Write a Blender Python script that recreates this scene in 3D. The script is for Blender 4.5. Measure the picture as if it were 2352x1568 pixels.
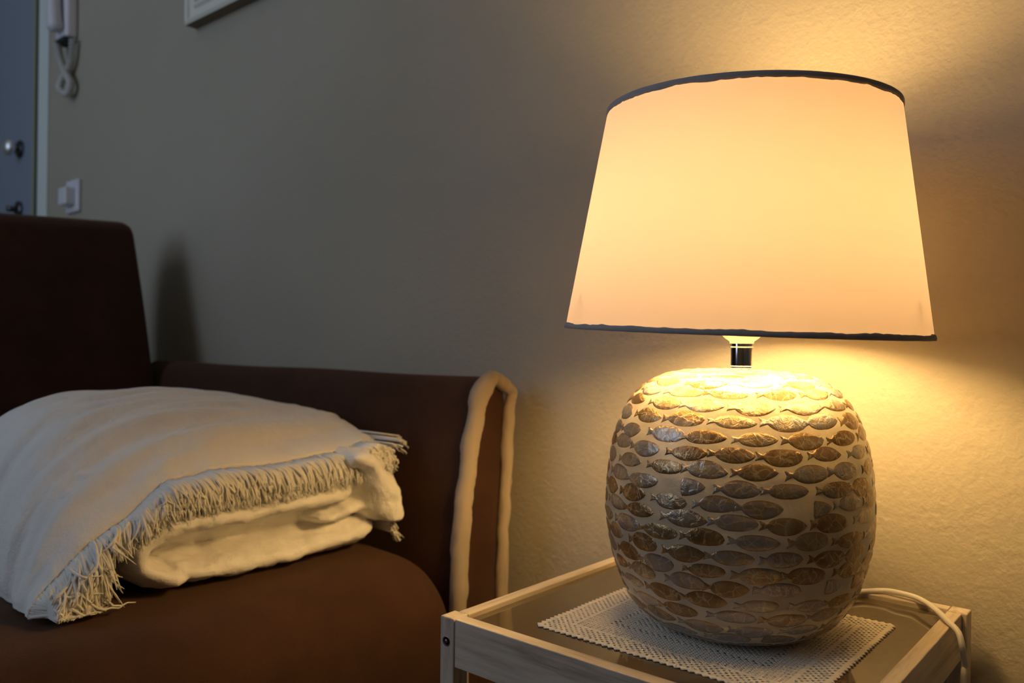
import bpy, bmesh, math, random
import numpy as np
from mathutils import Vector, Matrix, noise
random.seed(11)
PI = math.pi
D = bpy.data
SC = bpy.context.scene
COL = SC.collection
for o in list(D.objects): D.objects.remove(o)
T0 = 0.45                      # height of the bedside table's top above the floor

# ------------------------------------------------------------------ camera
F_PX = 1854.08
cam_d = D.cameras.new('camera'); cam = D.objects.new('camera', cam_d); COL.objects.link(cam)
SC.camera = cam
Rv = Vector((0.7628, 0.6465, 0.0119)); Uv = Vector((-0.0085, -0.0083, 0.9999)); Fv = Vector((-0.6465, 0.7629, 0.0008))
Fv.normalize(); Rv = (Rv - Fv*Rv.dot(Fv)).normalized(); Uv = Rv.cross(Fv).normalized()
M = Matrix((Rv, Uv, -Fv)).transposed().to_4x4()
M.translation = Vector((0.3436, -0.6996, T0+0.2505))
cam.matrix_world = M
cam_d.sensor_width = 22.3
cam_d.lens = F_PX/2352*22.3
cam_d.clip_start = 0.02
cam_d.dof.use_dof = True
cam_d.dof.focus_distance = 0.665
cam_d.dof.aperture_fstop = 4.0

# ------------------------------------------------------------------ world, light, exposure
W = D.worlds.new('room_world'); SC.world = W; W.use_nodes = True
bg = W.node_tree.nodes['Background']
bg.inputs[0].default_value = (0.55, 0.72, 1.0, 1); bg.inputs[1].default_value = 0.12
SC.view_settings.view_transform = 'Standard'
SC.view_settings.look = 'None'
SC.view_settings.exposure = 0.0
SC.view_settings.gamma = 1.0
SC.view_settings.use_curve_mapping = False
# daylight through the window on the opposite side of the room
al = D.lights.new('window_daylight', 'AREA'); al.shape = 'RECTANGLE'; al.size = 1.4; al.size_y = 1.75
al.energy = 13.0; al.color = (0.66, 0.80, 1.0)
alo = D.objects.new('window_daylight', al); COL.objects.link(alo)
alo.location = (-1.50, -2.06, 1.55); alo.rotation_euler = (math.radians(90), 0, 0)
BULB_STRENGTH = 85.0
BULB_COLOR = (1.0, 0.62, 0.22)

# ------------------------------------------------------------------ helpers
def link(o, parent=None):
    COL.objects.link(o)
    if parent: o.parent = parent
    return o
def empty(name, loc, label=None, cat=None, group=None, kind=None):
    o = D.objects.new(name, None); o.empty_display_size = 0.05; COL.objects.link(o)
    o.location = loc
    tag(o, label, cat, group, kind)
    return o
def tag(o, label=None, cat=None, group=None, kind=None):
    if label: o['label'] = label
    if cat: o['category'] = cat
    if group: o['group'] = group
    if kind: o['kind'] = kind
    return o
def finish(name, verts, faces, mat, parent=None, smooth=True, origin=None):
    """verts are world coordinates; stored relative to the parent's location"""
    base = Vector((0, 0, 0))
    if parent is not None:
        p = parent
        while p is not None: base = base + Vector(p.location); p = p.parent
    me = D.meshes.new(name)
    me.from_pydata([tuple(Vector(v)-base) for v in verts], [], faces)
    me.update()
    mats = mat if isinstance(mat, (list, tuple)) else [mat]
    for m in mats: me.materials.append(m)
    if smooth:
        me.polygons.foreach_set('use_smooth', [True]*len(me.polygons))
    o = D.objects.new(name, me); link(o, parent)
    return o
def recalc(o):
    bm = bmesh.new(); bm.from_mesh(o.data); bmesh.ops.recalc_face_normals(bm, faces=bm.faces[:]); bm.to_mesh(o.data); bm.free()
def bevel(o, w, seg=2):
    m = o.modifiers.new('bevel', 'BEVEL'); m.width = w; m.segments = seg; m.limit_method = 'ANGLE'; m.angle_limit = math.radians(40)
    m.harden_normals = False
    return o
class MB:
    def __init__(s): s.v = []; s.f = []
    def box(s, x0, x1, y0, y1, z0, z1):
        n = len(s.v)
        s.v += [(x0,y0,z0),(x1,y0,z0),(x1,y1,z0),(x0,y1,z0),(x0,y0,z1),(x1,y0,z1),(x1,y1,z1),(x0,y1,z1)]
        s.f += [tuple(n+i for i in q) for q in ((0,3,2,1),(4,5,6,7),(0,1,5,4),(1,2,6,5),(2,3,7,6),(3,0,4,7))]
        return s
    def tube(s, pts, rad, n=8, cap=True):
        pts = [Vector(p) for p in pts]
        if not hasattr(rad, '__len__'): rad = [rad]*len(pts)
        b = len(s.v); up = None
        for i, p in enumerate(pts):
            t = (pts[min(i+1, len(pts)-1)]-pts[max(i-1, 0)]).normalized()
            if up is None:
                up = t.orthogonal().normalized()
            up = (up - t*up.dot(t)); up = up.normalized() if up.length > 1e-6 else t.orthogonal().normalized()
            w = t.cross(up)
            for k in range(n):
                a = 2*PI*k/n
                s.v.append(tuple(p + (up*math.cos(a)+w*math.sin(a))*rad[i]))
        for i in range(len(pts)-1):
            for k in range(n):
                k2 = (k+1) % n
                s.f.append((b+i*n+k, b+i*n+k2, b+(i+1)*n+k2, b+(i+1)*n+k))
        if cap:
            s.f.append(tuple(b+k for k in range(n))[::-1]); s.f.append(tuple(b+(len(pts)-1)*n+k for k in range(n)))
        return s
    def lathe(s, prof, n=48, c=(0,0,0), axis=None, close=False):
        """prof: list of (r, z); rings about the z axis through c (or a tilted frame)"""
        b = len(s.v); c = Vector(c)
        X, Y, A = axis if axis else (Vector((1,0,0)), Vector((0,1,0)), Vector((0,0,1)))
        for r, z in prof:
            for k in range(n):
                a = 2*PI*k/n
                s.v.append(tuple(c + A*z + (X*math.cos(a)+Y*math.sin(a))*r))
        m = len(prof)
        for i in range(m-1 if not close else m):
            j = (i+1) % m
            for k in range(n):
                k2 = (k+1) % n
                s.f.append((b+i*n+k, b+i*n+k2, b+j*n+k2, b+j*n+k))
        return s
    def build(s, name, mat, parent=None, smooth=False):
        return finish(name, s.v, s.f, mat, parent, smooth)
def cr(P, n):
    """Catmull-Rom resample of tuples"""
    P = [np.array(p, float) for p in P]
    out = []
    for q in np.linspace(0, len(P)-1, n):
        i = min(int(q), len(P)-2); t = q-i
        p0 = P[i-1] if i > 0 else 2*P[0]-P[1]
        p1, p2 = P[i], P[i+1]
        p3 = P[i+2] if i+2 < len(P) else 2*P[-1]-P[-2]
        out.append(0.5*((2*p1)+(-p0+p2)*t+(2*p0-5*p1+4*p2-p3)*t*t+(-p0+3*p1-3*p2+p3)*t**3))
    return out

# ------------------------------------------------------------------ materials
def mat(name, color=(0.5,0.5,0.5), rough=0.5, metal=0.0, spec=0.5, sheen=0.0):
    m = D.materials.new(name); m.use_nodes = True
    b = m.node_tree.nodes['Principled BSDF']
    b.inputs['Base Color'].default_value = (*color, 1); b.inputs['Roughness'].default_value = rough
    b.inputs['Metallic'].default_value = metal; b.inputs['Specular IOR Level'].default_value = spec
    if sheen: b.inputs['Sheen Weight'].default_value = sheen; b.inputs['Sheen Roughness'].default_value = 0.5
    return m
def N(m, typ, **kw):
    n = m.node_tree.nodes.new(typ)
    for k, v in kw.items():
        if k.startswith('i_'): n.inputs[int(k[2:])].default_value = v
        else: setattr(n, k, v)
    return n
def L(m, a, b): m.node_tree.links.new(a, b)
def P(m): return m.node_tree.nodes['Principled BSDF']
def coords(m, scale=(1,1,1), which='Object', rot=(0,0,0)):
    tc = N(m, 'ShaderNodeTexCoord'); mp = N(m, 'ShaderNodeMapping')
    mp.inputs['Scale'].default_value = scale; mp.inputs['Rotation'].default_value = rot
    L(m, tc.outputs[which], mp.inputs[0]); return mp.outputs[0]
def noise_tex(m, vec, scale, detail=4, rough=0.5, dist=0):
    n = N(m, 'ShaderNodeTexNoise'); n.inputs['Scale'].default_value = scale; n.inputs['Detail'].default_value = detail
    n.inputs['Roughness'].default_value = rough; n.inputs['Distortion'].default_value = dist
    L(m, vec, n.inputs['Vector']); return n.outputs['Fac']
def ramp(m, fac, stops):
    r = N(m, 'ShaderNodeValToRGB')
    e = r.color_ramp.elements
    while len(e) < len(stops): e.new(0.5)
    for k, (p, c) in enumerate(stops): e[k].position = p; e[k].color = (*c, 1)
    L(m, fac, r.inputs[0]); return r.outputs[0]
def bump(m, height, strength, dist, prev=None):
    b = N(m, 'ShaderNodeBump'); b.inputs['Strength'].default_value = strength; b.inputs['Distance'].default_value = dist
    L(m, height, b.inputs['Height'])
    if prev: L(m, prev, b.inputs['Normal'])
    return b.outputs[0]
def mathn(m, op, a, b=None, c=None):
    n = N(m, 'ShaderNodeMath', operation=op)
    for i, x in enumerate((a, b, c)):
        if x is None: continue
        if isinstance(x, (int, float)): n.inputs[i].default_value = x
        else: L(m, x, n.inputs[i])
    return n.outputs[0]

# wall paint, rolled on: soft orange peel
m_wall = mat('wall_paint', (0.60, 0.565, 0.50), 0.62, spec=0.25)
v = coords(m_wall)
c = ramp(m_wall, noise_tex(m_wall, v, 3.0, 3), [(0.3, (0.405, 0.368, 0.295)), (0.7, (0.435, 0.395, 0.32))])
L(m_wall, c, P(m_wall).inputs['Base Color'])
b1 = bump(m_wall, noise_tex(m_wall, v, 170, 2, 0.5), 0.5, 0.0016)
b2 = bump(m_wall, noise_tex(m_wall, v, 60, 3, 0.5), 0.22, 0.0025, b1)
L(m_wall, b2, P(m_wall).inputs['Normal'])
m_ceil = mat('ceiling_paint', (0.86, 0.84, 0.80), 0.8)
m_floor = mat('floor_tile', (0.30, 0.26, 0.21), 0.45)
br = N(m_floor, 'ShaderNodeTexBrick'); br.offset = 0.0
br.inputs['Scale'].default_value = 1.0; br.inputs['Brick Width'].default_value = 0.4; br.inputs['Row Height'].default_value = 0.4
br.inputs['Mortar Size'].default_value = 0.004; br.inputs['Color1'].default_value = (0.30,0.26,0.21,1); br.inputs['Color2'].default_value = (0.27,0.235,0.19,1); br.inputs['Mortar'].default_value = (0.16,0.14,0.12,1)
L(m_floor, coords(m_floor), br.inputs['Vector']); L(m_floor, br.outputs[0], P(m_floor).inputs['Base Color'])
# brown microfibre
m_brown = mat('brown_microfibre', (0.07,0.033,0.017), 0.85, spec=0.12, sheen=0.2)
v = coords(m_brown)
c = ramp(m_brown, noise_tex(m_brown, v, 9, 6, 0.65), [(0.3, (0.036,0.0165,0.0105)), (0.7, (0.060,0.027,0.017))])
L(m_brown, c, P(m_brown).inputs['Base Color'])
P(m_brown).inputs['Sheen Tint'].default_value = (0.75, 0.5, 0.35, 1)
w = N(m_brown, 'ShaderNodeTexVoronoi'); w.inputs['Scale'].default_value = 700; L(m_brown, v, w.inputs['Vector'])
L(m_brown, bump(m_brown, w.outputs['Distance'], 0.35, 0.0007), P(m_brown).inputs['Normal'])
# beige welt fabric
m_beige = mat('beige_cotton', (0.37, 0.30, 0.22), 0.9, spec=0.2, sheen=0.2)
v = coords(m_beige)
wv = N(m_beige, 'ShaderNodeTexWave'); wv.inputs['Scale'].default_value = 260; wv.inputs['Distortion'].default_value = 1.5
L(m_beige, coords(m_beige, rot=(0.6,0.5,0.3)), wv.inputs['Vector'])
L(m_beige, bump(m_beige, wv.outputs['Fac'], 0.25, 0.0006), P(m_beige).inputs['Normal'])
# plush
m_plush = mat('white_plush', (0.80, 0.79, 0.76), 0.95, spec=0.1, sheen=0.35)
P(m_plush).inputs['Subsurface Weight'].default_value = 0.0
v = coords(m_plush)
c = ramp(m_plush, noise_tex(m_plush, v, 26, 5, 0.6), [(0.3, (0.91,0.88,0.83)), (0.7, (0.95,0.93,0.90))])
L(m_plush, c, P(m_plush).inputs['Base Color'])
b1 = bump(m_plush, noise_tex(m_plush, v, 380, 3, 0.7), 0.5, 0.0014)
b2 = bump(m_plush, noise_tex(m_plush, v, 60, 4, 0.6), 0.45, 0.004, b1)
L(m_plush, b2, P(m_plush).inputs['Normal'])
m_fringe = mat('fringe_yarn', (0.90, 0.88, 0.83), 0.7, spec=0.3, sheen=0.3)
# whitewashed wood
def wood(name, rot, base=((0.33,0.27,0.21),(0.60,0.51,0.41),(0.74,0.66,0.56))):
    m = mat(name, (0.6,0.5,0.4), 0.42, spec=0.4)
    v = coords(m, (1,1,1), rot=rot)
    mp = N(m, 'ShaderNodeMapping'); mp.inputs['Scale'].default_value = (9, 110, 110); L(m, v, mp.inputs[0])
    f1 = noise_tex(m, mp.outputs[0], 1.0, 5, 0.62, 0.4)
    c = ramp(m, f1, [(0.28, base[0]), (0.48, base[1]), (0.72, base[2])])
    L(m, c, P(m).inputs['Base Color'])
    L(m, bump(m, f1, 0.25, 0.0006), P(m).inputs['Normal'])
    return m
m_wx = wood('whitewashed_wood_x', (0,0,0)); m_wy = wood('whitewashed_wood_y', (0,0,PI/2)); m_wz = wood('whitewashed_wood_z', (0,PI/2,0))
def thin_glass(name, tint=(0.93,0.95,0.93), rough=0.03):
    m = D.materials.new(name); m.use_nodes = True; nt = m.node_tree; nt.nodes.clear()
    out = nt.nodes.new('ShaderNodeOutputMaterial'); mix = nt.nodes.new('ShaderNodeMixShader')
    tr = nt.nodes.new('ShaderNodeBsdfTransparent'); tr.inputs[0].default_value = (*tint, 1)
    gl = nt.nodes.new('ShaderNodeBsdfGlossy'); gl.inputs['Roughness'].default_value = rough
    fr = nt.nodes.new('ShaderNodeFresnel'); fr.inputs[0].default_value = 1.52
    nt.links.new(fr.outputs[0], mix.inputs[0]); nt.links.new(tr.outputs[0], mix.inputs[1]); nt.links.new(gl.outputs[0], mix.inputs[2])
    nt.links.new(mix.outputs[0], out.inputs[0]); return m
m_glass = mat('tinted_table_glass', (0.115,0.088,0.055), 0.05, spec=0.8); P(m_glass).inputs['IOR'].default_value = 1.6
m_crochet = mat('crochet_cotton', (0.93,0.86,0.76), 0.85, spec=0.2)
v = coords(m_crochet)
L(m_crochet, bump(m_crochet, noise_tex(m_crochet, v, 900, 3), 0.6, 0.0008), P(m_crochet).inputs['Normal'])
m_chrome = mat('chrome', (0.75,0.76,0.78), 0.06, 1.0)
m_knob = mat('brushed_knob', (0.92,0.94,0.97), 0.4, 1.0)
m_darkmetal = mat('dark_nickel', (0.10,0.10,0.11), 0.3, 1.0)
m_screw = mat('grey_steel', (0.28,0.28,0.28), 0.4, 1.0)
m_cable = mat('white_cable_plastic', (0.72,0.69,0.66), 0.4)
m_rim = mat('shade_rim_tape', (0.42,0.40,0.42), 0.85)
m_wplastic = mat('white_plastic', (0.72,0.71,0.78), 0.35)
m_cord = mat('cord_plastic', (0.55,0.54,0.52), 0.5)
m_doorleaf = mat('blue_grey_door', (0.26,0.31,0.40), 0.45)
m_trim = mat('door_trim_paint', (0.72,0.78,0.76), 0.5)
m_gap = mat('dark_matte', (0.04,0.045,0.045), 0.8)
m_framepaint = mat('cream_frame_lacquer', (0.74,0.74,0.66), 0.45)
m_frameback = mat('dark_frame_side', (0.16,0.145,0.11), 0.7)  # outer sides of the moulding, darker than its front
m_paper = mat('passepartout_paper', (0.7,0.69,0.65), 0.9)

# ------------------------------------------------------------------ room
WY = 0.197                                   # face of the wall behind the lamp
def struct(name, mb, m, **k):
    o = mb.build(name, m, None); o['kind'] = 'structure'; return o
mb = MB(); mb.box(-2.229, 1.9, WY, WY+0.14, 0, 2.6); mb.box(-3.13, -2.229, WY, WY+0.14, 2.06, 2.6); mb.box(-3.6, -3.13, WY, WY+0.14, 0, 2.6)
struct('wall_back', mb, m_wall)
struct('wall_left', MB().box(-3.7, -3.6, -2.1, WY+0.14, 0, 2.6), m_wall)
struct('wall_right', MB().box(1.9, 2.0, -2.1, WY+0.14, 0, 2.6), m_wall)
mb = MB(); mb.box(-3.6, -2.35, -2.1, -2.0, 0, 2.6); mb.box(-0.75, 1.9, -2.1, -2.0, 0, 2.6); mb.box(-2.35, -0.75, -2.1, -2.0, 0, 0.62); mb.box(-2.35, -0.75, -2.1, -2.0, 2.45, 2.6)
struct('wall_front', mb, m_wall)
struct('floor', MB().box(-3.7, 2.0, -2.1, WY+0.14, -0.1, 0), m_floor)
struct('ceiling', MB().box(-3.7, 2.0, -2.1, WY+0.14, 2.6, 2.7), m_ceil)
mb = MB(); mb.box(-2.35,-2.30,-2.05,-2.01,0.62,2.45); mb.box(-0.80,-0.75,-2.05,-2.01,0.62,2.45); mb.box(-2.30,-0.80,-2.05,-2.01,0.62,0.67); mb.box(-2.30,-0.80,-2.05,-2.01,2.40,2.45)
struct('window_1', mb, m_trim)
mb = MB(); mb.box(-2.165-0.9,-2.165+0.6+2.8,WY-0.012,WY,0,0.07)
mb = MB(); mb.box(-2.16, 1.9, WY-0.012, WY, 0, 0.07)
o = struct('baseboard_back', mb, m_trim)
# door in the back wall, far left
dl = MB().box(-3.09, -2.330, WY+0.018, WY+0.06, 0.005, 2.03).build('door_1', m_doorleaf); bevel(dl, 0.003); dl['kind'] = 'structure'
MB().box(-2.330, -2.314, WY+0.017, WY+0.05, 0.005, 2.03).build('edge_strip', mat('brass_edge', (0.35,0.36,0.25), 0.5), dl)
kz = T0+0.826
def along_y(mb, prof, x, z, n=32):
    mb.lathe(prof, n, (x, 0, z), (Vector((1,0,0)), Vector((0,0,1)), Vector((0,-1,0)))); return mb
yD = -(WY+0.018)
k = along_y(MB(), [(0.0,yD),(0.0265,yD),(0.0265,yD+0.006),(0.023,yD+0.009),(0.0,yD+0.009)], -2.424, kz).build('knob_rosette', m_darkmetal, dl, True)
k = along_y(MB(), [(0.008,yD+0.008),(0.008,yD+0.016),(0.017,yD+0.019),(0.0255,yD+0.025),(0.0270,yD+0.032),(0.0235,yD+0.041),(0.014,yD+0.048),(0.0,yD+0.050)], -2.424, kz).build('door_knob', m_knob, dl, True)
k = along_y(MB(), [(0.0,yD),(0.026,yD),(0.026,yD+0.008),(0.0,yD+0.010)], -2.428, kz-0.186).build('lock_rosette', m_darkmetal, dl, True)
k = along_y(MB(), [(0.009,yD+0.009),(0.009,yD+0.035),(0.0,yD+0.036)], -2.428, kz-0.186).build('lever_handle', m_darkmetal, dl, True)
# door frame
mb = MB(); mb.box(-2.228,-2.156,WY-0.004,WY,0,2.12); mb.box(-3.20,-3.125,WY-0.004,WY,0,2.12); mb.box(-3.125,-2.228,WY-0.004,WY,2.05,2.12)
o = struct('trim_1', mb, m_trim); bevel(o, 0.0015)
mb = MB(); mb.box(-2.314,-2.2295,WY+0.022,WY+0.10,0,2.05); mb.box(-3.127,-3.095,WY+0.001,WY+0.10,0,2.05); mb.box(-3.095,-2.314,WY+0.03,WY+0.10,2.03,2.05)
struct('trim_2', mb, m_gap)  # near-black strips filling the gap between door leaf and frame

# intercom handset on the wall
ic = empty('intercom', (-1.995, WY, T0+1.05), 'white wall intercom handset hanging right beside the door frame', 'intercom')
def rbox(name, x0,x1,y0,y1,z0,z1, m, parent, r=0.006, seg=3):
    o = MB().box(x0,x1,y0,y1,z0,z1).build(name, m, parent, False); bevel(o, r, seg)
    return o
rbox('wall_unit', -2.035,-1.958,WY-0.032,WY,T0+1.052,T0+1.27, m_wplastic, ic, 0.010)
# handset: a curved bar with a thick lower end standing off the unit
pts = cr([(-1.988,WY-0.048,T0+1.068),(-1.990,WY-0.052,T0+1.12),(-1.996,WY-0.050,T0+1.18),(-2.000,WY-0.056,T0+1.26)], 16)
mb = MB(); n0 = 12
for i, p in enumerate(pts):
    a = i/15; ww = 0.020+0.004*abs(2*a-1)**2; dd = 0.014+0.005*(1-a)**3
    if i == 0: ww *= 0.75; dd *= 0.75
    for q in range(n0):
        an = 2*PI*q/n0; cx, sy = math.cos(an), math.sin(an)
        mb.v.append((p[0]+ww*math.copysign(abs(cx)**0.6, cx), p[1]+dd*math.copysign(abs(sy)**0.6, sy), p[2]))
for i in range(15):
    for q in range(n0): mb.f.append((i*n0+q, i*n0+(q+1)%n0, (i+1)*n0+(q+1)%n0, (i+1)*n0+q))
mb.f.append(tuple(range(n0))[::-1]); mb.f.append(tuple(15*n0+q for q in range(n0)))
mb.build('handset', m_wplastic, ic, True)
rbox('bottom_grille', -2.032,-1.962,WY-0.036,WY-0.002,T0+1.043,T0+1.053, m_gap, ic, 0.003)
cp = cr([(-2.020,WY-0.030,T0+1.045),(-2.005,WY-0.026,T0+0.995),(-1.978,WY-0.022,T0+0.955),(-1.955,WY-0.020,T0+0.925),(-1.975,WY-0.021,T0+0.903),(-2.018,WY-0.024,T0+0.925),(-2.010,WY-0.018,T0+0.955),(-1.965,WY-0.016,T0+0.985),(-1.948,WY-0.018,T0+1.045)], 420)
pts = []
for i, p in enumerate(cp):
    a = i*2*PI/7.0
    t = Vector(cp[min(i+1,419)]-cp[max(i-1,0)]).normalized(); u = t.cross(Vector((0,1,0))).normalized(); w2 = t.cross(u)
    pts.append(Vector(p)+(u*math.cos(a)+w2*math.sin(a))*0.0078)
MB().tube(pts, 0.0030, 5).build('coiled_cord', m_cord, ic, True)

# light switch
sw = empty('light_switch', (-1.965, WY, T0+0.627), 'white light switch on the wall behind the sofa backrest', 'light switch')
rbox('switch_plate', -2.005,-1.925,WY-0.010,WY,T0+0.585,T0+0.672, m_wplastic, sw, 0.004)
rbox('rocker', -1.995,-1.945,WY-0.034,WY-0.009,T0+0.602,T0+0.650, m_wplastic, sw, 0.005)

# picture frame
pf = empty('picture_frame', (-1.08, WY, T0+0.93), 'cream lacquered picture frame hanging on the wall above the sofa arm', 'picture frame')
fx0, fx1, fz0, fz1 = -1.332, -0.80, T0+0.927, T0+1.45
def rail(mb, x0,x1,z0,z1, horiz, low):
    pass
prof = [(0.0,0.0),(0.0,0.026),(0.006,0.030),(0.010,0.028),(0.014,0.022),(0.030,0.019),(0.034,0.026),(0.040,0.026),(0.043,0.008),(0.043,0.0)]  # (in from outer edge, off the wall)
mb = MB()
for (d, h) in prof:
    for (x, z) in ((fx0+d, fz0+d),(fx1-d, fz0+d),(fx1-d, fz1-d),(fx0+d, fz1-d)): mb.v.append((x, WY-0.001-h, z))
for i in range(len(prof)-1):
    for q in range(4):
        q2 = (q+1) % 4; mb.f.append((i*4+q, i*4+q2, (i+1)*4+q2, (i+1)*4+q))
fo = mb.build('moulding', [m_framepaint, m_frameback], pf, False); recalc(fo)
for p_ in fo.data.polygons:
    if p_.index < 4: p_.material_index = 1
MB().box(fx0+0.038, fx1-0.038, WY-0.006, WY-0.001, fz0+0.038, fz1-0.038).build('passepartout', m_paper, pf)

# ------------------------------------------------------------------ sofa
sofa = empty('sofa', (-0.85, -0.72, 0), 'brown microfibre sofa with beige welted arm, standing against the wall', 'sofa')
# arm: section in (y, z) swept along x
def sweep_x(sec, xs, name, m, parent, cap=True):
    n = len(sec); mb = MB()
    for x, fn in xs:
        for (y, z) in sec:
            yy, zz = fn(y, z) if fn else (y, z); mb.v.append((x, yy, zz))
    k = len(xs)
    for i in range(k-1):
        for q in range(n): mb.f.append((i*n+q, i*n+(q+1)%n, (i+1)*n+(q+1)%n, (i+1)*n+q))
    if cap: mb.f.append(tuple(range(n))[::-1]); mb.f.append(tuple((k-1)*n+q for q in range(n)))
    o = finish(name, mb.v, mb.f, m, parent, True); recalc(o); return o
sec = cr([(0.066,-0.39),(0.064,-0.25),(0.063,-0.10),(0.070,0.02),(0.082,0.12),(0.096,0.178),(0.118,0.201),(0.140,0.203),(0.160,0.186),(0.166,0.12),(0.161,0.0),(0.156,-0.10),(0.154,-0.25),(0.154,-0.39)], 60)
sec = [(y, T0+z) for y, z in sec]
def shrink(k): return lambda y, z: (0.115+(y-0.115)*k, z if z < T0+0.1 else T0+0.1+(z-T0-0.1)*k)
arm = sweep_x(sec, [(-1.36, shrink(0.9)), (-1.352, shrink(0.98))] + [(-1.35+0.945*i/24, (lambda i: (lambda y, z: (y+0.0015*math.sin(i*0.9+z*20), z+0.0010*math.sin(i*0.55)*(1 if z > T0+0.15 else 0)-0.003)))(i)) for i in range(25)] + [(-0.401, shrink(0.985)), (-0.398, shrink(0.9))], 'arm', m_brown, sofa)
# welt: thick beige roll round the front edge of the arm, folded at the top
wp = [(0.078,-0.39,0.0118),(0.075,-0.25,0.0118),(0.0655,-0.10,0.0120),(0.0685,-0.03,0.0115),(0.0725,0.02,0.0122),(0.0800,0.075,0.0116),(0.0880,0.12,0.0122),(0.0960,0.155,0.0118),(0.1015,0.176,0.0142),(0.113,0.191,0.0135),(0.126,0.201,0.0105),(0.1345,0.2015,0.0075),(0.143,0.197,0.0092),(0.157,0.189,0.0098),(0.1680,0.181,0.0088),(0.1655,0.168,0.0080),(0.1630,0.145,0.0088),(0.1600,0.08,0.0086),(0.1545,0.0,0.0086),(0.1530,-0.10,0.0090),(0.153,-0.25,0.0090),(0.153,-0.39,0.0090)]
wq = cr(wp, 190)
mb = MB(); pts = []; rr = []
for i, (y, z, r) in enumerate(wq):
    w_ = noise.noise(Vector((y*9, z*30, 2.1)))
    pts.append((-0.392+0.002*w_, y+0.0012*w_, T0+z)); rr.append(r*(1+0.10*noise.noise(Vector((3.3, z*55, y*40)))))
mb.tube(pts, rr, 20)
vv = []
for (x, y, z) in mb.v:
    d = 0.0010*noise.noise(Vector((x*120, y*120, z*60)))+0.0006*noise.noise(Vector((x*300, y*300, z*200)))
    vv.append((x+d, y+d, z+d))
mb.v = vv
mb.build('arm_welt', m_beige, sofa, True)
# backrest
b0 = [(-1.255,0.146),(-1.268,0.20),(-1.308,0.33),(-1.352,0.455),(-1.367,0.482),(-1.385,0.493),(-1.41,0.496),(-1.46,0.488),(-1.50,0.46),(-1.53,0.35),(-1.53,0.0),(-1.52,-0.39),(-1.25,-0.39),(-1.23,0.0)]
b0 = [tuple(p) for p in cr(b0+[b0[0]], 60)[:-1]]
ys = [0.078,0.076,0.070,0.060,0.03,0.0,-0.05,-0.1,-0.2,-0.35,-0.6,-0.9,-1.2,-1.5,-1.6,-1.62]
mb = MB(); n = len(b0)
for y in ys:
    e = 1.0-0.06*max(0, (y-0.062)/0.016)**2; cx, cz = -1.40, 0.2
    for (x, z) in b0:
        X = cx+(x-cx)*e; Z = cz+(z-cz)*(1-(1-e)*0.35)
        if z > 0.2: Z -= (0.078-y)*0.045*min(1, (z-0.2)/0.2) if y > -0.4 else 0.0215*min(1, (z-0.2)/0.2)
        X += 0.002*noise.noise(Vector((x*6, y*6, z*6)))
        mb.v.append((X, y, T0+Z))
for i in range(len(ys)-1):
    for q in range(n): mb.f.append((i*n+q, i*n+(q+1)%n, (i+1)*n+(q+1)%n, (i+1)*n+q))
mb.f.append(tuple(range(n))[::-1]); mb.f.append(tuple((len(ys)-1)*n+q for q in range(n)))
o = mb.build('backrest', m_brown, sofa, True); recalc(o)
# seat cushion: profile in (x, z) with a big soft front edge; rounded towards the arm
s0 = [(-1.25,-0.036),(-1.0,-0.028),(-0.75,-0.027),(-0.60,-0.028),(-0.52,-0.031),(-0.45,-0.037),(-0.412,-0.055),(-0.387,-0.085),(-0.374,-0.125),(-0.370,-0.17),(-0.372,-0.22),(-0.385,-0.245),(-0.42,-0.25),(-0.8,-0.25),(-1.25,-0.25)]
ys = [0.058,0.055,0.048,0.036,0.02,0.0,-0.04,-0.1,-0.2,-0.3,-0.45,-0.7,-1.0,-1.3,-1.45,-1.50]
sp = cr(s0, 90)
mb = MB(); n = len(sp)
for y in ys:
    q_ = max(0, (y-0.005)/0.053)
    e = 1-math.sqrt(max(0, 1-q_*q_))
    if y < -1.3: q2 = (-1.3-y)/0.2; e = 1-math.sqrt(max(0, 1-q2*q2))
    for p in sp:
        x, z = p
        X = x-0.030*e if x > -0.6 else x
        Z = z-0.030*e if z > -0.2 else z
        nz = noise.noise(Vector((x*5, y*5, z*5)))*0.0025
        mb.v.append((X+nz, y, T0+Z+nz))
for i in range(len(ys)-1):
    for q in range(n): mb.f.append((i*n+q, i*n+(q+1)%n, (i+1)*n+(q+1)%n, (i+1)*n+q))
mb.f.append(tuple(range(n))[::-1]); mb.f.append(tuple((len(ys)-1)*n+q for q in range(n)))
o = mb.build('seat_cushion', m_brown, sofa, True); recalc(o)
rbox('sofa_base', -1.25,-0.405,-1.62,0.058,0.06,T0-0.252, m_brown, sofa, 0.01)
rbox('far_arm', -1.36,-0.40,-1.76,-1.63,0.05,T0+0.20, m_brown, sofa, 0.03, 5)
for (x, y) in ((-0.46,0.0),(-0.46,-1.55),(-1.3,0.0),(-1.3,-1.55)):
    MB().lathe([(0.0,0.0),(0.022,0.0),(0.028,0.06),(0.0,0.06)], 16, (x,y,0)).build('foot', m_darkmetal, sofa, True)

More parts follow.
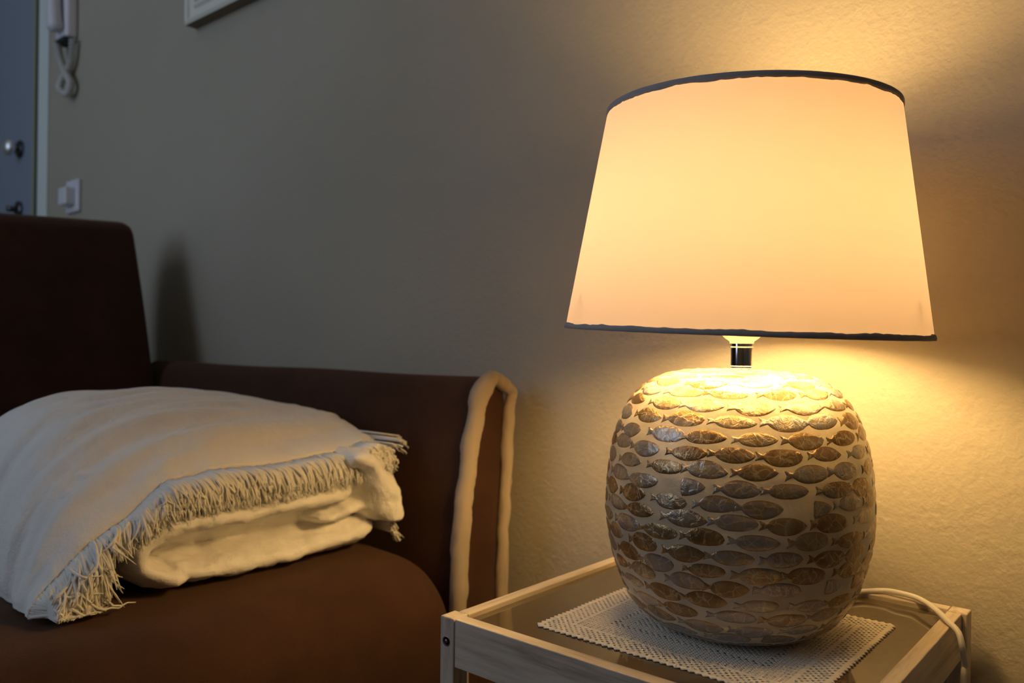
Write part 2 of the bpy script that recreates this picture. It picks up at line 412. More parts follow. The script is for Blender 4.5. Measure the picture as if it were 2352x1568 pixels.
# ------------------------------------------------------------------ bedside table
tb = empty('bedside_table', (0,0,0), 'small whitewashed wooden bedside table with an inset glass top, under the lamp', 'bedside table')
h = 0.18; hy = 0.175; pw = 0.0150; pd = 0.018
for (sx, sy) in ((-1,-1),(-1,1),(1,-1),(1,1)):
    x0, x1 = sorted((sx*h, sx*(h-pw))); y0, y1 = sorted((sy*(hy+0.001), sy*(hy-pd)))
    g = MB().box(x0+(-0.002 if sx<0 else 0), x1+(0.002 if sx>0 else 0), y0, y1, 0, T0).build('leg', m_wz, tb); bevel(g, 0.0012)
    yf = sy*(hy+0.001)
    s_ = MB(); s_.lathe([(0.0,0.0),(0.0036,0.0),(0.0044,-0.0006),(0.0044,0.002),(0.0,0.002)][::-1], 20, (sx*(h-0.006), yf, T0-0.0218), (Vector((1,0,0)), Vector((0,0,1)), Vector((0,-sy,0))))
    s_.lathe([(0.0,-0.0009),(0.0021,-0.0009),(0.0021,0.0005)], 6, (sx*(h-0.006), yf, T0-0.0218), (Vector((1,0,0)), Vector((0,0,1)), Vector((0,-sy,0))))
    so = s_.build('screw', m_screw, g, True)
RH = 0.0435
for sy in (-1, 1):
    y0, y1 = sorted((sy*hy, sy*(hy-0.0135)))
    r_ = MB().box(-h+pw+0.0005, h-pw-0.0005, y0, y1, T0-RH, T0-0.0003).build('rail', m_wx, tb); bevel(r_, 0.0008)
for sx in (-1, 1):
    x0, x1 = sorted((sx*(h-0.0025), sx*(h-0.0150)))
    r_ = MB().box(x0, x1, -hy+pd+0.0005, hy-pd-0.0005, T0-RH, T0-0.0003).build('rail', m_wy, tb); bevel(r_, 0.0008)
MB().box(-h+0.0145, h-0.0145, -hy+0.014, hy-0.014, T0-0.0100, T0-0.0050).build('glass_top', m_glass, tb)
for sy in (-1, 1):
    y0, y1 = sorted((sy*(hy-0.0135), sy*(hy-0.0240)))
    MB().box(-h+0.0150, h-0.0150, y0, y1, T0-0.022, T0-0.0101).build('glass_ledge', m_wx, tb)
mb = MB(); mb.box(-h+pw, h-pw, -hy+0.002, hy-0.002, 0.14, 0.150)
mb.build('lower_shelf', m_wx, tb)
for sx in (-1, 1):
    x0, x1 = sorted((sx*(h-0.0025), sx*(h-0.0150)))
    r_ = MB().box(x0, x1, -hy+pd, hy-pd, 0.10, 0.14).build('rail', m_wy, tb)
ZG = T0-0.0050

# ------------------------------------------------------------------ doily
def doily():
    p = 0.0031; nx, ny = 78, 70
    X0, Y0 = -0.107, -0.127
    V = {}; verts = []; faces = []
    def zf(x, y):
        return ZG+0.0007+0.0005*noise.noise(Vector((x*40, y*40, 0)))+0.0002
    def vid(x, y, dz=0.0):
        key = (round(x, 5), round(y, 5))
        if key not in V:
            V[key] = len(verts); jx = 0.00018*noise.noise(Vector((x*700, y*700, 1))); jy = 0.00018*noise.noise(Vector((x*700, y*700, 5)))
            verts.append((x+jx, y+jy, zf(x, y)+dz))
        return V[key]
    for i in range(nx):
        for j in range(ny):
            k = min(i, j, nx-1-i, ny-1-j)
            x, y = X0+i*p, Y0+j*p
            cx, cy = x+p/2, y+p/2
            par = (i+j) % 2 == 0
            if k == 0: hs = 0.0
            elif k in (1,2,3,4,5,6): hs = 0.37 if par else 0.0
            elif k in (7,): hs = 0.0
            elif k in (8,9,10): hs = 0.30 if (i % 2 == 0 if (j in range(8,11) or j in range(ny-11,ny-8)) else j % 2 == 0) else 0.16
            elif k in (11,12,13,14): hs = 0.22 if par else 0.1
            elif k in (15,16): hs = 0.43 if par else 0.0
            elif k in (17,18,19): hs = 0.15 if par else 0.12
            elif k in (20,21,22,23): hs = 0.40 if par else 0.0
            else: hs = 0.33 if (i//2+j//2) % 2 == 0 else 0.12
            if hs == 0:
                faces.append((vid(x,y),vid(x+p,y),vid(x+p,y+p),vid(x,y+p)))
            else:
                hs *= p*1.08*(1+0.2*random.uniform(-1,1))
                # outer 8 points, inner 8 points
                o8 = [(x,y),(cx,y),(x+p,y),(x+p,cy),(x+p,y+p),(cx,y+p),(x,y+p),(x,cy)]
                i8 = []
                for q in range(8):
                    a = -3*PI/4+q*PI/4
                    i8.append((cx+hs*math.cos(a), cy+hs*math.sin(a)))
                ov = [vid(*q) for q in (o8[0],o8[2],o8[4],o8[6])]
                iv = []
                for q in i8:
                    verts.append((q[0], q[1], zf(*q)-0.0001)); iv.append(len(verts)-1)
                # quads/tris between corner square and octagon hole
                for s in range(4):
                    a, b = ov[s], ov[(s+1)%4]; c0, c1, c2 = iv[2*s], iv[2*s+1], iv[(2*s+2)%8]
                    faces.append((a, b, c1)); faces.append((a, c1, c0)); faces.append((b, c2, c1))
    # scalloped picot edge
    def picot(x, y, dx, dy, ox, oy):
        w = p*2
        a = vid(x, y); mid = vid(x+dx*w/2, y+dy*w/2); b = vid(x+dx*w, y+dy*w)
        q1 = len(verts); verts.append((x+dx*w*0.28+ox*0.0018, y+dy*w*0.28+oy*0.0018, zf(x,y)))
        verts.append((x+dx*w*0.5+ox*0.0030, y+dy*w*0.5+oy*0.0030, zf(x,y)))
        verts.append((x+dx*w*0.72+ox*0.0018, y+dy*w*0.72+oy*0.0018, zf(x,y)))
        faces.append((a, q1, mid)); faces.append((q1, q1+1, mid)); faces.append((mid, q1+1, q1+2)); faces.append((mid, q1+2, b))
    X1, Y1 = X0+nx*p, Y0+ny*p
    for i in range(0, nx, 2):
        picot(X0+i*p, Y0, 1, 0, 0, -1); picot(X0+i*p, Y1, 1, 0, 0, 1)
    for j in range(0, ny, 2):
        picot(X0, Y0+j*p, 0, 1, -1, 0); picot(X1, Y0+j*p, 0, 1, 1, 0)
    # slight rotation about its middle
    o = finish('crochet_doily', verts, faces, m_crochet, None, True)
    recalc(o)
    if o.data.polygons[0].normal.z < 0:
        o.data.flip_normals()
    s = o.modifiers.new('thick', 'SOLIDIFY'); s.thickness = 0.0009; s.offset = 0
    tag(o, 'square white crocheted doily lying under the lamp on the glass table top', 'doily')
    return o
doily()

# ------------------------------------------------------------------ table lamp
LX, LY = 0.0222, -0.0006
lamp = empty('table_lamp', (LX, LY, T0), 'lit table lamp with a mother-of-pearl fish mosaic body and white fabric shade', 'table lamp')
RB, ZT, ZC = 0.1178, 0.2276, 0.0977
ZB = -0.0036
def prof_t(t):
    if t > 0: r = max(0, 1-t**2.3448)**(1/4.1706); z = ZC+t*(ZT-ZC)
    else: r = max(0, 1-(-t)**1.4239)**(1/5.3903); z = ZC+t*(ZC-ZB)
    return RB*r, z
# dense profile with arc length
ts = np.concatenate([np.sin(np.linspace(-PI/2, PI/2, 4001))])
ts = np.sign(ts)*(1-(1-np.abs(ts))**1.0)
pr = np.array([prof_t(float(t)) for t in ts])
ds = np.hypot(np.diff(pr[:,0]), np.diff(pr[:,1])); S = np.concatenate([[0], np.cumsum(ds)]); STOT = S[-1]
def prof_s(s): return float(np.interp(s, S, pr[:,0])), float(np.interp(s, S, pr[:,1]))
def surf(th, s, off=0.0):
    r, z = prof_s(s); r2, z2 = prof_s(min(STOT, s+2e-4)); r1, z1 = prof_s(max(0, s-2e-4))
    dr, dz = r2-r1, z2-z1; l = math.hypot(dr, dz)+1e-12
    nr, nz = dz/l, -dr/l
    # gentle hand-made waviness
    wob = 0.0007*noise.noise(Vector((math.cos(th)*5, math.sin(th)*5, z*45)))
    off += wob
    return (LX+(r+nr*off)*math.cos(th), LY+(r+nr*off)*math.sin(th), T0+z+nz*off)
verts = []; faces = []; fm = []; tint = []; uvx = []
NT, NS = 220, 150
s_list = np.linspace(STOT*0.035, STOT*0.985, NS)
for s in s_list:
    for k in range(NT):
        verts.append(surf(2*PI*k/NT, s)); tint.append((0,0,0,0))
for i in range(NS-1):
    for k in range(NT):
        faces.append((i*NT+k, i*NT+(k+1)%NT, (i+1)*NT+(k+1)%NT, (i+1)*NT+k)); fm.append(0)
faces.append(tuple(range(NT))[::-1]); fm.append(0)
faces.append(tuple((NS-1)*NT+k for k in range(NT))); fm.append(0)
rng = random.Random(5)
pitch = 0.0133
s = 0.052; row = 0
while s < STOT-0.022:
    r, z = prof_s(s)
    if r < 0.025: s += pitch; row += 1; continue
    slot = rng.uniform(0.0385, 0.0415)
    cnt = max(3, int(round(2*PI*r/slot))); slot = 2*PI*r/cnt
    ph0 = -1.0+(0.5 if row % 2 else 0.0)*2*PI/cnt+rng.uniform(-0.03,0.03)
    for kf in range(cnt):
        th0 = ph0+2*PI*kf/cnt+rng.uniform(-0.035, 0.035)
        Lf = min(slot*1.0, 0.0415)*rng.uniform(0.90, 1.03); Hf = 0.0071*rng.uniform(0.80, 1.10)
        sty = rng.random(); bend = rng.uniform(-0.22, 0.22); tilt = rng.uniform(-0.10, 0.10)
        s0f = s+rng.uniform(-0.0006, 0.0006)
        broken = rng.random() < 0.09
        cut = rng.uniform(-0.12, 0.2)
        col = rng.random(); grey = rng.random(); hp = rng.uniform(-0.1, 0.1); hk = rng.uniform(0.9, 1.7)
        base = len(verts); ns_, nv_ = 24, 9
        xa, xb = -0.5, 0.5
        if broken and sty < 0.5: xa = cut-0.15
        for a in range(ns_):
            x = xa+(xb-xa)*a/(ns_-1)
            u = (x+0.34)/0.84
            body = max(0.0, math.sin(PI*min(0.9999, max(0, u))**(0.80+hp)))**0.72 if u > 0 else 0
            if u >= 1: body = 0
            if x > 0.06: body = math.sqrt(max(0.0, 1-((x-0.06)/0.44)**2))**hk
            if x < -0.18:
                tl = 0.20+0.42*max(0, (-0.30-x)/0.20)**1.2 if x < -0.30 else 0.20
                body = max(body, tl)
            if a == ns_-1: body = 0.02
            if broken and sty < 0.5 and a == 0: body *= 0.7
            if sty > 0.8: body = max(body*1.0, 0.0)*(1.0 if x < 0.3 else 1.05)
            notch = 0.0
            for b in range(nv_):
                q = -1+2*b/(nv_-1)
                yy = q*body*Hf+bend*Hf*4*(0.25-x*x)*(1)+tilt*x*Lf*0.4
                xx = x
                if a == 0 and not broken: xx = x+0.05*(1-abs(q))
                rr_, _ = prof_s(s0f+yy)
                dth = xx*Lf/max(rr_, 0.02)
                dome = max(0.0, 1-max(abs(q)**3, max(0, (abs(x)-0.42)/0.08)**2 if abs(x) > 0.42 else 0))
                th = th0+dth
                e_ = abs(q)
                bumpy = 0.00035*noise.noise(Vector((math.cos(th)*38, math.sin(th)*38, (s0f+yy)*330)))
                verts.append(surf(th, s0f+yy, -0.00002+0.00055*dome**0.6+bumpy*dome))
                rimv = max(e_**7, (1 if a in (0, ns_-1) else 0), 0)
                tint.append((col, rimv, grey, 1.0))
        for a in range(ns_-1):
            for b in range(nv_-1):
                faces.append((base+a*nv_+b, base+(a+1)*nv_+b, base+(a+1)*nv_+b+1, base+a*nv_+b+1)); fm.append(1)
    s += pitch*rng.uniform(0.97, 1.03); row += 1
m_resin = mat('cream_resin', (0.70,0.60,0.42), 0.28, spec=0.5)
v = coords(m_resin)
L(m_resin, bump(m_resin, noise_tex(m_resin, v, 160, 3), 0.35, 0.0012), P(m_resin).inputs['Normal'])
c = ramp(m_resin, noise_tex(m_resin, v, 40, 3), [(0.3,(0.50,0.44,0.33)),(0.7,(0.58,0.52,0.41))]); L(m_resin, c, P(m_resin).inputs['Base Color'])
m_shell = mat('capiz_shell', (0.5,0.35,0.16), 0.25, metal=0.6, spec=0.6)
at = N(m_shell, 'ShaderNodeAttribute', attribute_name='shell'); sep = N(m_shell, 'ShaderNodeSeparateColor'); L(m_shell, at.outputs['Color'], sep.inputs[0])
v = coords(m_shell)
nf = noise_tex(m_shell, v, 75, 4, 0.6, 0.6)
mixf = mathn(m_shell, 'ADD', mathn(m_shell, 'MULTIPLY', sep.outputs[0], 0.75), mathn(m_shell, 'MULTIPLY', mathn(m_shell, 'SUBTRACT', nf, 0.5), 1.1))
c1 = ramp(m_shell, mixf, [(0.0,(0.24,0.145,0.06)),(0.25,(0.36,0.25,0.13)),(0.45,(0.42,0.35,0.25)),(0.65,(0.37,0.36,0.38)),(0.85,(0.33,0.27,0.20)),(1.0,(0.26,0.16,0.07))])
vo = N(m_shell, 'ShaderNodeTexVoronoi', feature='DISTANCE_TO_EDGE'); vo.inputs['Scale'].default_value = 85
dn = N(m_shell, 'ShaderNodeTexNoise'); dn.inputs['Scale'].default_value = 90; L(m_shell, v, dn.inputs['Vector'])
va = N(m_shell, 'ShaderNodeVectorMath', operation='MULTIPLY_ADD'); L(m_shell, dn.outputs['Color'], va.inputs[0]); va.inputs[1].default_value = (0.010,0.010,0.010); L(m_shell, v, va.inputs[2]); L(m_shell, va.outputs[0], vo.inputs['Vector'])
crack = mathn(m_shell, 'MULTIPLY', mathn(m_shell, 'SUBTRACT', 1.0, mathn(m_shell, 'MINIMUM', mathn(m_shell, 'MULTIPLY', vo.outputs['Distance'], 22.0), 1.0)), 0.55)
mx = N(m_shell, 'ShaderNodeMix', data_type='RGBA'); L(m_shell, crack, mx.inputs[0]); L(m_shell, c1, mx.inputs[6]); mx.inputs[7].default_value = (0.80,0.66,0.42,1)
mx2 = N(m_shell, 'ShaderNodeMix', data_type='RGBA'); L(m_shell, mathn(m_shell, 'MULTIPLY', sep.outputs[1], 0.95), mx2.inputs[0]); L(m_shell, mx.outputs[2], mx2.inputs[6]); mx2.inputs[7].default_value = (0.30,0.155,0.04,1)
L(m_shell, mx2.outputs[2], P(m_shell).inputs['Base Color'])
b1 = bump(m_shell, noise_tex(m_shell, v, 130, 4, 0.65, 1.0), 0.55, 0.0016)
b2 = bump(m_shell, crack, 0.25, 0.0004, b1)
L(m_shell, b2, P(m_shell).inputs['Normal'])
body = finish('lamp_body', verts, faces, [m_resin, m_shell], lamp, True)
body.data.polygons.foreach_set('material_index', fm)
ca = body.data.color_attributes.new('shell', 'FLOAT_COLOR', 'POINT')
ca.data.foreach_set('color', np.array(tint, dtype=np.float32).ravel())
# neck
zn0, zn1 = ZT-0.001, 0.2525
NK = (LX+0.0035, LY+0.002, T0)
def crisp(p, d=0.00012):
    out = []
    for i, (a, b) in enumerate(p):
        for j in (i-1, i+1):
            if 0 <= j < len(p):
                l = math.hypot(p[j][0]-a, p[j][1]-b); t = min(0.4, d/l)
                q = (a+(p[j][0]-a)*t, b+(p[j][1]-b)*t)
                if j < i: out.append(q)
                else: out += [(a, b), q]
        if i == len(p)-1: out.append((a, b))
    return out
mb = MB(); mb.lathe(crisp([(0.0,zn0),(0.0103,zn0),(0.0103,zn0+0.0022),(0.0096,zn0+0.0028),(0.0096,zn0+0.0040),(0.0101,zn0+0.0044),(0.0096,zn0+0.0048),(0.0096,zn1-0.0045),(0.0102,zn1-0.0041),(0.0096,zn1-0.0036),(0.0096,zn1-0.0008),(0.0,zn1-0.0008)]), 64, NK)
mb.build('neck', m_chrome, lamp, True)
m_cap = mat('white_lamp_holder', (0.8,0.76,0.68), 0.35)
MB().lathe([(0.0,zn1-0.0008),(0.0106,zn1-0.0008),(0.0108,zn1+0.0008),(0.0,zn1+0.0008)], 48, NK).build('lamp_holder', m_cap, lamp, True)
# bulb: frosted glass globe
m_bulb = D.materials.new('lit_frosted_bulb'); m_bulb.use_nodes = True
nt = m_bulb.node_tree; nt.nodes.clear(); oo = nt.nodes.new('ShaderNodeOutputMaterial'); em = nt.nodes.new('ShaderNodeEmission')
em.inputs[0].default_value = (*BULB_COLOR, 1); em.inputs[1].default_value = BULB_STRENGTH; nt.links.new(em.outputs[0], oo.inputs[0])
m_bneck = mat('bulb_neck_glass', (0.85,0.78,0.62), 0.3)
BZ, BR = 0.340, 0.056
pf_ = [(0.0105,zn1+0.0006),(0.0115,zn1+0.0016),(0.0150,zn1+0.0040),(0.0190,zn1+0.0080),(0.0225,zn1+0.0150),(0.0265,zn1+0.030),(0.032,zn1+0.0415)]
MB().lathe(pf_, 40, NK).build('bulb_neck', m_bneck, lamp, True)
gl = []
a0 = math.asin(0.032/BR)
for i in range(20):
    a = PI-a0-(PI-a0)*i/19
    gl.append((max(0.0002, BR*math.sin(a)), BZ+BR*math.cos(a)))
gl[0] = (0.032, zn1+0.0415)
MB().lathe(gl, 40, NK).build('light_bulb', m_bulb, lamp, True)
# shade, a little tilted
m_shade = D.materials.new('lit_cotton_shade'); m_shade.use_nodes = True
nt = m_shade.node_tree; nt.nodes.clear()
oo = nt.nodes.new('ShaderNodeOutputMaterial'); df = nt.nodes.new('ShaderNodeBsdfDiffuse'); tl = nt.nodes.new('ShaderNodeBsdfTranslucent'); mxs = nt.nodes.new('ShaderNodeMixShader')
v = coords(m_shade, (1,1,1), 'UV')
mp1 = N(m_shade, 'ShaderNodeMapping'); mp1.inputs['Scale'].default_value = (60, 900, 1); L(m_shade, v, mp1.inputs[0])
mp2 = N(m_shade, 'ShaderNodeMapping'); mp2.inputs['Scale'].default_value = (1500, 25, 1); L(m_shade, v, mp2.inputs[0])
wf = noise_tex(m_shade, mp1.outputs[0], 1.0, 3, 0.6); wf2 = noise_tex(m_shade, mp2.outputs[0], 1.0, 3, 0.6)
sm = mathn(m_shade, 'ADD', mathn(m_shade, 'MULTIPLY', wf, 0.6), mathn(m_shade, 'MULTIPLY', wf2, 0.4))
ct = ramp(m_shade, sm, [(0.3, (0.262,0.212,0.200)), (0.7, (0.310,0.254,0.243))])
L(m_shade, ct, tl.inputs[0]); df.inputs[0].default_value = (0.88,0.84,0.78,1)
mxs.inputs[0].default_value = 0.30
L(m_shade, df.outputs[0], mxs.inputs[1]); L(m_shade, tl.outputs[0], mxs.inputs[2]); L(m_shade, mxs.outputs[0], oo.inputs[0])
A = Vector((0.0364,-0.0129,1)).normalized(); XA = Vector((0,1,0)).cross(A).normalized(); YA = A.cross(XA)
SB = Vector((0.0239, 0.0001, T0+0.2614)); R1, R2, HS = 0.1593, 0.1269, 0.1998
def shade_pt(th, q, off=0.0):
    r = R1+(R2-R1)*q+off
    # slightly irregular hoops
    return SB+A*(HS*q)+(XA*math.cos(th)+YA*math.sin(th))*r
NTH = 160
verts = []; faces = []
for i in range(25):
    for k in range(NTH): verts.append(tuple(shade_pt(2*PI*k/NTH, i/24)))
for i in range(24):
    for k in range(NTH): faces.append((i*NTH+k, i*NTH+(k+1)%NTH, (i+1)*NTH+(k+1)%NTH, (i+1)*NTH+k))
sh = finish('lamp_shade', verts, faces, m_shade, lamp, True)
uvl = sh.data.uv_layers.new(name='UVMap')
for pl in sh.data.polygons:
    for li, vi in zip(pl.loop_indices, pl.vertices):
        i, k = divmod(vi, NTH)
        if k == 0 and any((q % NTH) > NTH//2 for q in pl.vertices): k = NTH
        uvl.data[li].uv = (k/NTH, i/24*0.22)
def hoop(q, hgt, sgn):
    verts = []; faces = []; n = 6
    for k in range(240):
        th = 2*PI*k/240
        x = Vector((math.cos(th)*3.2, math.sin(th)*3.2, q*5))
        hh = hgt*(1+0.30*noise.noise(x*2)+0.22*noise.noise(x*9))
        for (o_, z_) in ((0.0012,-0.0004),(0.0014,hh*0.5),(0.0007,hh),(-0.0006,hh),(-0.0016,hh*0.5),(-0.0012,-0.0004)):
            p = shade_pt(th, q, o_)+A*(z_*sgn)
            verts.append(tuple(p))
    for k in range(240):
        k2 = (k+1) % 240
        for a in range(n): faces.append((k*n+a, k*n+(a+1)%n, k2*n+(a+1)%n, k2*n+a))
    o = finish('shade_rim', verts, faces, m_rim, sh, True); recalc(o)
hoop(0.0, 0.0042, 1); hoop(1.0, 0.0050, -1)
# shade carrier: ring round the lamp holder and three wires to the lower hoop... up to the top hoop
mb = MB()
cc = SB+A*0.004; rc = 0.0135
mb.tube([cc+(XA*math.cos(a)+YA*math.sin(a))*rc for a in np.linspace(0, 2*PI, 25)], 0.0010, 6, False)
for k in range(3):
    a = 2*PI*k/3-0.09; d = XA*math.cos(a)+YA*math.sin(a)
    mb.tube([cc+d*rc, SB+A*0.014+d*0.06, SB+A*0.03+d*(R1-0.0335*0.03/0.2-0.004)], 0.0011, 6)
mb.build('shade_carrier', m_wplastic, lamp, True)

# ------------------------------------------------------------------ lamp cable
cb = [(0.052,0.085,T0-0.001),(0.062,0.118,T0+0.0035),(0.0845,0.1560,T0+0.0012),(0.103,0.1695,T0+0.0030),(0.1155,0.1680,T0+0.0046),(0.1325,0.165,T0+0.0046),(0.1465,0.152,T0+0.0055),(0.160,0.135,T0+0.0050),(0.1762,0.1100,T0+0.0036),(0.186,0.100,T0-0.001),(0.190,0.0965,T0-0.013),(0.190,0.106,T0-0.030),(0.1895,0.103,T0-0.045),(0.188,0.10,T0-0.12),(0.195,0.12,T0-0.30),(0.20,0.15,0.02)]
MB().tube([tuple(p) for p in cr(cb, 140)], 0.0027, 12).build('power_cable', m_cable, lamp, True)

# ------------------------------------------------------------------ throw blanket
bl = empty('throw_blanket', (-0.75, -0.15, T0-0.03), 'folded white plush throw with a long fringe, lying on the sofa seat', 'blanket')
# (right end -> left corner)
fY = [0.056,0.045,0.014,-0.037,-0.117,-0.20,-0.237,-0.267,-0.291,-0.314,-0.353,-0.378,-0.400,-0.402]
fZ = [0.088,0.103,0.113,0.105,0.099,0.101,0.098,0.092,0.076,0.058,0.033,0.011,-0.012,-0.024]
cY = [0.064,0.058,0.040,0.005,-0.05,-0.12,-0.18,-0.24,-0.29,-0.33,-0.362,-0.385,-0.392,-0.392]
cZ = [0.110,0.136,0.148,0.156,0.167,0.173,0.175,0.173,0.167,0.152,0.118,0.060,-0.002,-0.028]
NU, NV = 150, 70
fr = cr(list(zip(fY, fZ)), NU); cw = cr(list(zip(cY, cZ)), NU)
def sheet_pt(u, v):
    """u 0..1 right to left corner, v 0..1 front edge to back"""
    q = u*(NU-1); i = min(int(q), NU-2); t = q-i
    f = fr[i]*(1-t)+fr[i+1]*t; c = cw[i]*(1-t)+cw[i+1]*t
    X = -0.522-0.46*v
    k = min(1, v/0.45); k = math.sin(k*PI/2)**0.85
    y = f[0]*(1-k)+c[0]*k; z = f[1]*(1-k)+c[1]*k
    if v > 0.55:
        g = (v-0.55)/0.45; z = -0.03+(z+0.03)*(1-g**2.4)*1.0; 
    # folds running along the length of the throw, fanning at the left
    w = v*62+4.5*u+1.2*math.sin(u*4+v*3)+2.2*noise.noise(Vector((u*2.6, v*3, 0.7)))
    amp = 0.0085*min(1, v*9)*(0.6+0.6*noise.noise(Vector((u*3, v*2, 9.0)))+0.3*u)
    d = amp*(abs(math.sin(w*0.5))**0.8-0.6)*0.75+0.0085*noise.noise(Vector((u*5, v*4, 3.3)))*min(1, v*6)+0.0075*noise.noise(Vector((u*3.2+v*2, v*26+u*5, 1.3)))*min(1, v*14)+0.0016*noise.noise(Vector((u*30, 2.2, v*5)))*(1-min(1, v*8))
    side = min(1, max(0, (u-0.62)/0.2))
    z += d*(1-0.7*side); y -= d*side*0.9
    X += 0.003*noise.noise(Vector((u*8, 0.2, v*5)))
    z += (0.0030*noise.noise(Vector((u*16, 7.7, 0)))+0.0010*noise.noise(Vector((u*90, 1.7, 0))))*max(0, 1-v*14)
    return Vector((X, y, T0+z))
verts = []; faces = []
for j in range(NV):
    v_ = (j/(NV-1))**1.25
    for i in range(NU): verts.append(tuple(sheet_pt(i/(NU-1), v_)))
for j in range(NV-1):
    for i in range(NU-1): faces.append((j*NU+i, j*NU+i+1, (j+1)*NU+i+1, (j+1)*NU+i))
sheet = finish('top_layer', verts, faces, m_plush, bl, True); recalc(sheet)
if sum(p.normal.z for p in sheet.data.polygons) < 0: sheet.data.flip_normals()
s_ = sheet.modifiers.new('thick', 'SOLIDIFY'); s_.thickness = 0.007; s_.offset = -1
# folded layers below: thick soft folds, fused by a voxel remesh
lv = []; lf = []
def fold(path, X0, depth, seed, dn=None):
    """path: (y, z, half thickness) centre line seen from the front; X0 front face, depth backwards"""
    n = 26; b = len(lv)
    pth = cr(path, 70)
    for i, (y, z, hh) in enumerate(pth):
        a = pth[max(0, i-1)]; c = pth[min(len(pth)-1, i+1)]
        ty, tz = c[0]-a[0], c[1]-a[1]; l = math.hypot(ty, tz)+1e-9; ny, nz = -tz/l, ty/l
        end = min(i, len(pth)-1-i); e = math.sin(min(1, (end+0.6)/6)*PI/2)
        for k in range(n):
            an = 2*PI*k/n; cx, sx = math.cos(an), math.sin(an)
            ex = math.copysign(abs(cx)**0.62, cx); en = math.copysign(abs(sx)**0.8, sx)
            xx = X0-depth/2+ex*depth/2*(0.9+0.1*e); nn = en*hh*e
            px, py, pz = xx, y+ny*nn, z+nz*nn
            d = 0.0045*noise.noise(Vector((py*22+seed, pz*26, px*10)))+0.003*noise.noise(Vector((py*50, pz*30+seed, px*22)))
            lv.append((px+d*1.5, py+ny*d*0.5, T0+pz+d*0.5))
    for i in range(69):
        for k in range(n): lf.append((b+i*n+k, b+i*n+(k+1)%n, b+(i+1)*n+(k+1)%n, b+(i+1)*n+k))
    lf.append(tuple(b+k for k in range(n))[::-1]); lf.append(tuple(b+69*n+k for k in range(n)))
# lower C-shaped fold: bottom strand, rounded left end, upper strand
fold([(0.020,0.000,0.021),(-0.029,-0.008,0.021),(-0.084,-0.011,0.018),(-0.1345,-0.012,0.019),(-0.181,-0.013,0.0185),(-0.225,-0.012,0.0185),(-0.250,-0.006,0.017),(-0.262,0.004,0.013)], -0.497, 0.30, 1.0)
fold([(-0.246,-0.018,0.013),(-0.278,-0.008,0.017),(-0.299,0.010,0.0170),(-0.296,0.030,0.0170),(-0.268,0.044,0.0165),(-0.235,0.046,0.016),(-0.182,0.046,0.016),(-0.123,0.047,0.0165),(-0.058,0.050,0.017),(-0.010,0.056,0.016)], -0.494, 0.30, 4.0)
# fold tongue on the right of the lower roll
fold([(-0.07,0.020,0.010),(-0.035,0.024,0.014),(0.0,0.030,0.014),(0.024,0.022,0.015),(0.030,0.004,0.016)], -0.498, 0.25, 7.0)
# layer just under the fringed edge
fold([(-0.30,0.050,0.012),(-0.26,0.076,0.014),(-0.2,0.082,0.015),(-0.12,0.082,0.016),(-0.05,0.086,0.016),(0.01,0.092,0.016)], -0.514, 0.34, 11.0)
# right-hand bulge folding down beside the arm
fold([(-0.040,0.100,0.012),(-0.012,0.090,0.020),(0.006,0.070,0.027),(0.018,0.046,0.029),(0.026,0.022,0.025),(0.028,0.006,0.016)], -0.466, 0.24, 15.0)
# core of the pile
fold([(-0.365,0.035,0.055),(-0.28,0.055,0.075),(-0.18,0.06,0.08),(-0.08,0.058,0.08),(0.0,0.05,0.072),(0.045,0.045,0.06)], -0.540, 0.42, 21.0)
under = finish('folded_layers', lv, lf, m_plush, bl, True)
r_ = under.modifiers.new('fuse', 'REMESH'); r_.mode = 'VOXEL'; r_.voxel_size = 0.0028; r_.use_smooth_shade = True
r_ = under.modifiers.new('soften', 'SMOOTH'); r_.factor = 0.5; r_.iterations = 3
tx = D.textures.new('plush_lumps', 'CLOUDS'); tx.noise_scale = 0.028; tx.noise_depth = 3
r_ = under.modifiers.new('lumps', 'DISPLACE'); r_.texture = tx; r_.strength = 0.010; r_.mid_level = 0.5; r_.texture_coords = 'LOCAL'

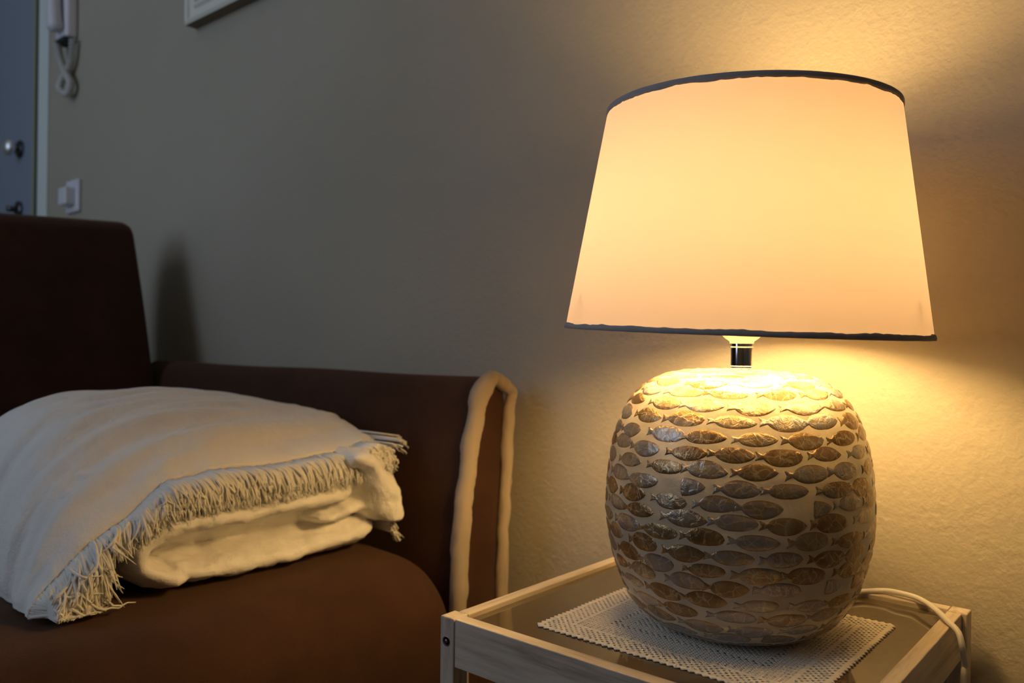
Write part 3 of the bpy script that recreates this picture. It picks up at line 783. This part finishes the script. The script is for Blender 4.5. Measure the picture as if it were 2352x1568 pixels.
# fringe
mb = MB()
def front_x(y, z):
    zz = z-T0
    if y < -0.275: return -0.514 if y < -0.305 else -0.508
    if y > -0.015: return -0.468
    if zz > 0.064: return -0.505
    return -0.494
rf = random.Random(3)
def strand(p0, d0, length, rad, seg=9, curl=0.0):
    pts = [Vector(p0)]; d = Vector(d0).normalized(); st = length/seg
    cv = Vector((rf.uniform(-1,1), rf.uniform(-1,1), rf.uniform(-1,1)))*curl
    for i in range(seg):
        d = (d+Vector((0,0,-1))*0.26+cv*0.3).normalized()
        p = pts[-1]+d*st
        fx = front_x(p.y, p.z)
        if p.x < fx+rad: p.x = fx+rad+rf.uniform(0, 0.002)
        if p.z < T0-0.024:
            p.z = T0-0.024+rf.uniform(0, 0.003); p.x += st*0.3
        p.x = min(p.x, -0.484-0.012*rf.random()); p.y = max(p.y, -0.388)
        pts.append(p)
    mb.tube(pts, [rad*(1-0.75*(i/seg)**1.6) for i in range(seg+1)], 5, True)
ncl = 230
for c_ in range(ncl):
    u = 0.125+0.84*(max(0.0, c_+rf.uniform(-0.3,0.3))/ncl)**0.88
    p = sheet_pt(u, 0.0); p.z -= 0.0035
    left = max(0, min(1, (u-0.45)/0.3))
    lat = Vector((0, 0.50-0.62*left+0.9*max(0, (u-0.88)/0.085)+rf.uniform(-0.25,0.25)+0.30*math.sin(c_*0.37)*left, 0))
    for k in range(6):
        q = p+Vector((rf.uniform(-0.002,0.002), rf.uniform(-0.0014,0.0014), rf.uniform(-0.0025,0.0015)))
        d = Vector((0.75+rf.uniform(-0.2,0.35), 0, -0.35+rf.uniform(-0.3,0.3)))+lat+Vector((0, rf.uniform(-0.22,0.22), 0))
        ln = (0.044-0.008*left+0.052*max(0, min(1, (u-0.70)/0.10)))*rf.uniform(0.75,1.12)*(1-0.45*max(0, (u-0.9)/0.07))
        if -0.335 < p.y < -0.262: ln = 0.030*rf.uniform(0.8,1.25)
        if p.y <= -0.325: d.y = rf.uniform(-0.25,0.22)+0.8*max(0, (u-0.90)/0.065)
        strand(q, d, ln, rf.uniform(0.0012,0.0021), curl=rf.uniform(0,0.5+0.5*left))
    # knotted edge
    mb.tube([p+Vector((-0.003,-0.0015,0.001)), p+Vector((0.0015,0,0)), p+Vector((0.002,0.0015,-0.003))], [0.0012,0.0019,0.0012], 6)
# a few loose ends sticking out at the right
for k in range(9):
    q = sheet_pt(0.07+0.05*rf.random(), 0.02+0.10*rf.random())
    strand(q+Vector((0,0,-0.002)), (0.1+rf.uniform(0,0.3), 1.0, rf.uniform(-0.2,0.15)), 0.017*rf.uniform(0.6,1.2), 0.0014, 6, 0.1)
for k in range(22):
    q = Vector((-0.56+rf.uniform(-0.02,0.02), 0.030, T0+0.004+rf.uniform(-0.01,0.006)))
    strand(q, (0.3, 0.6, -0.3), 0.034*rf.uniform(0.6,1.2), 0.0012, 6, 0.3)
fo = mb.build('fringe', m_fringe, bl, True); fo['kind'] = 'stuff'
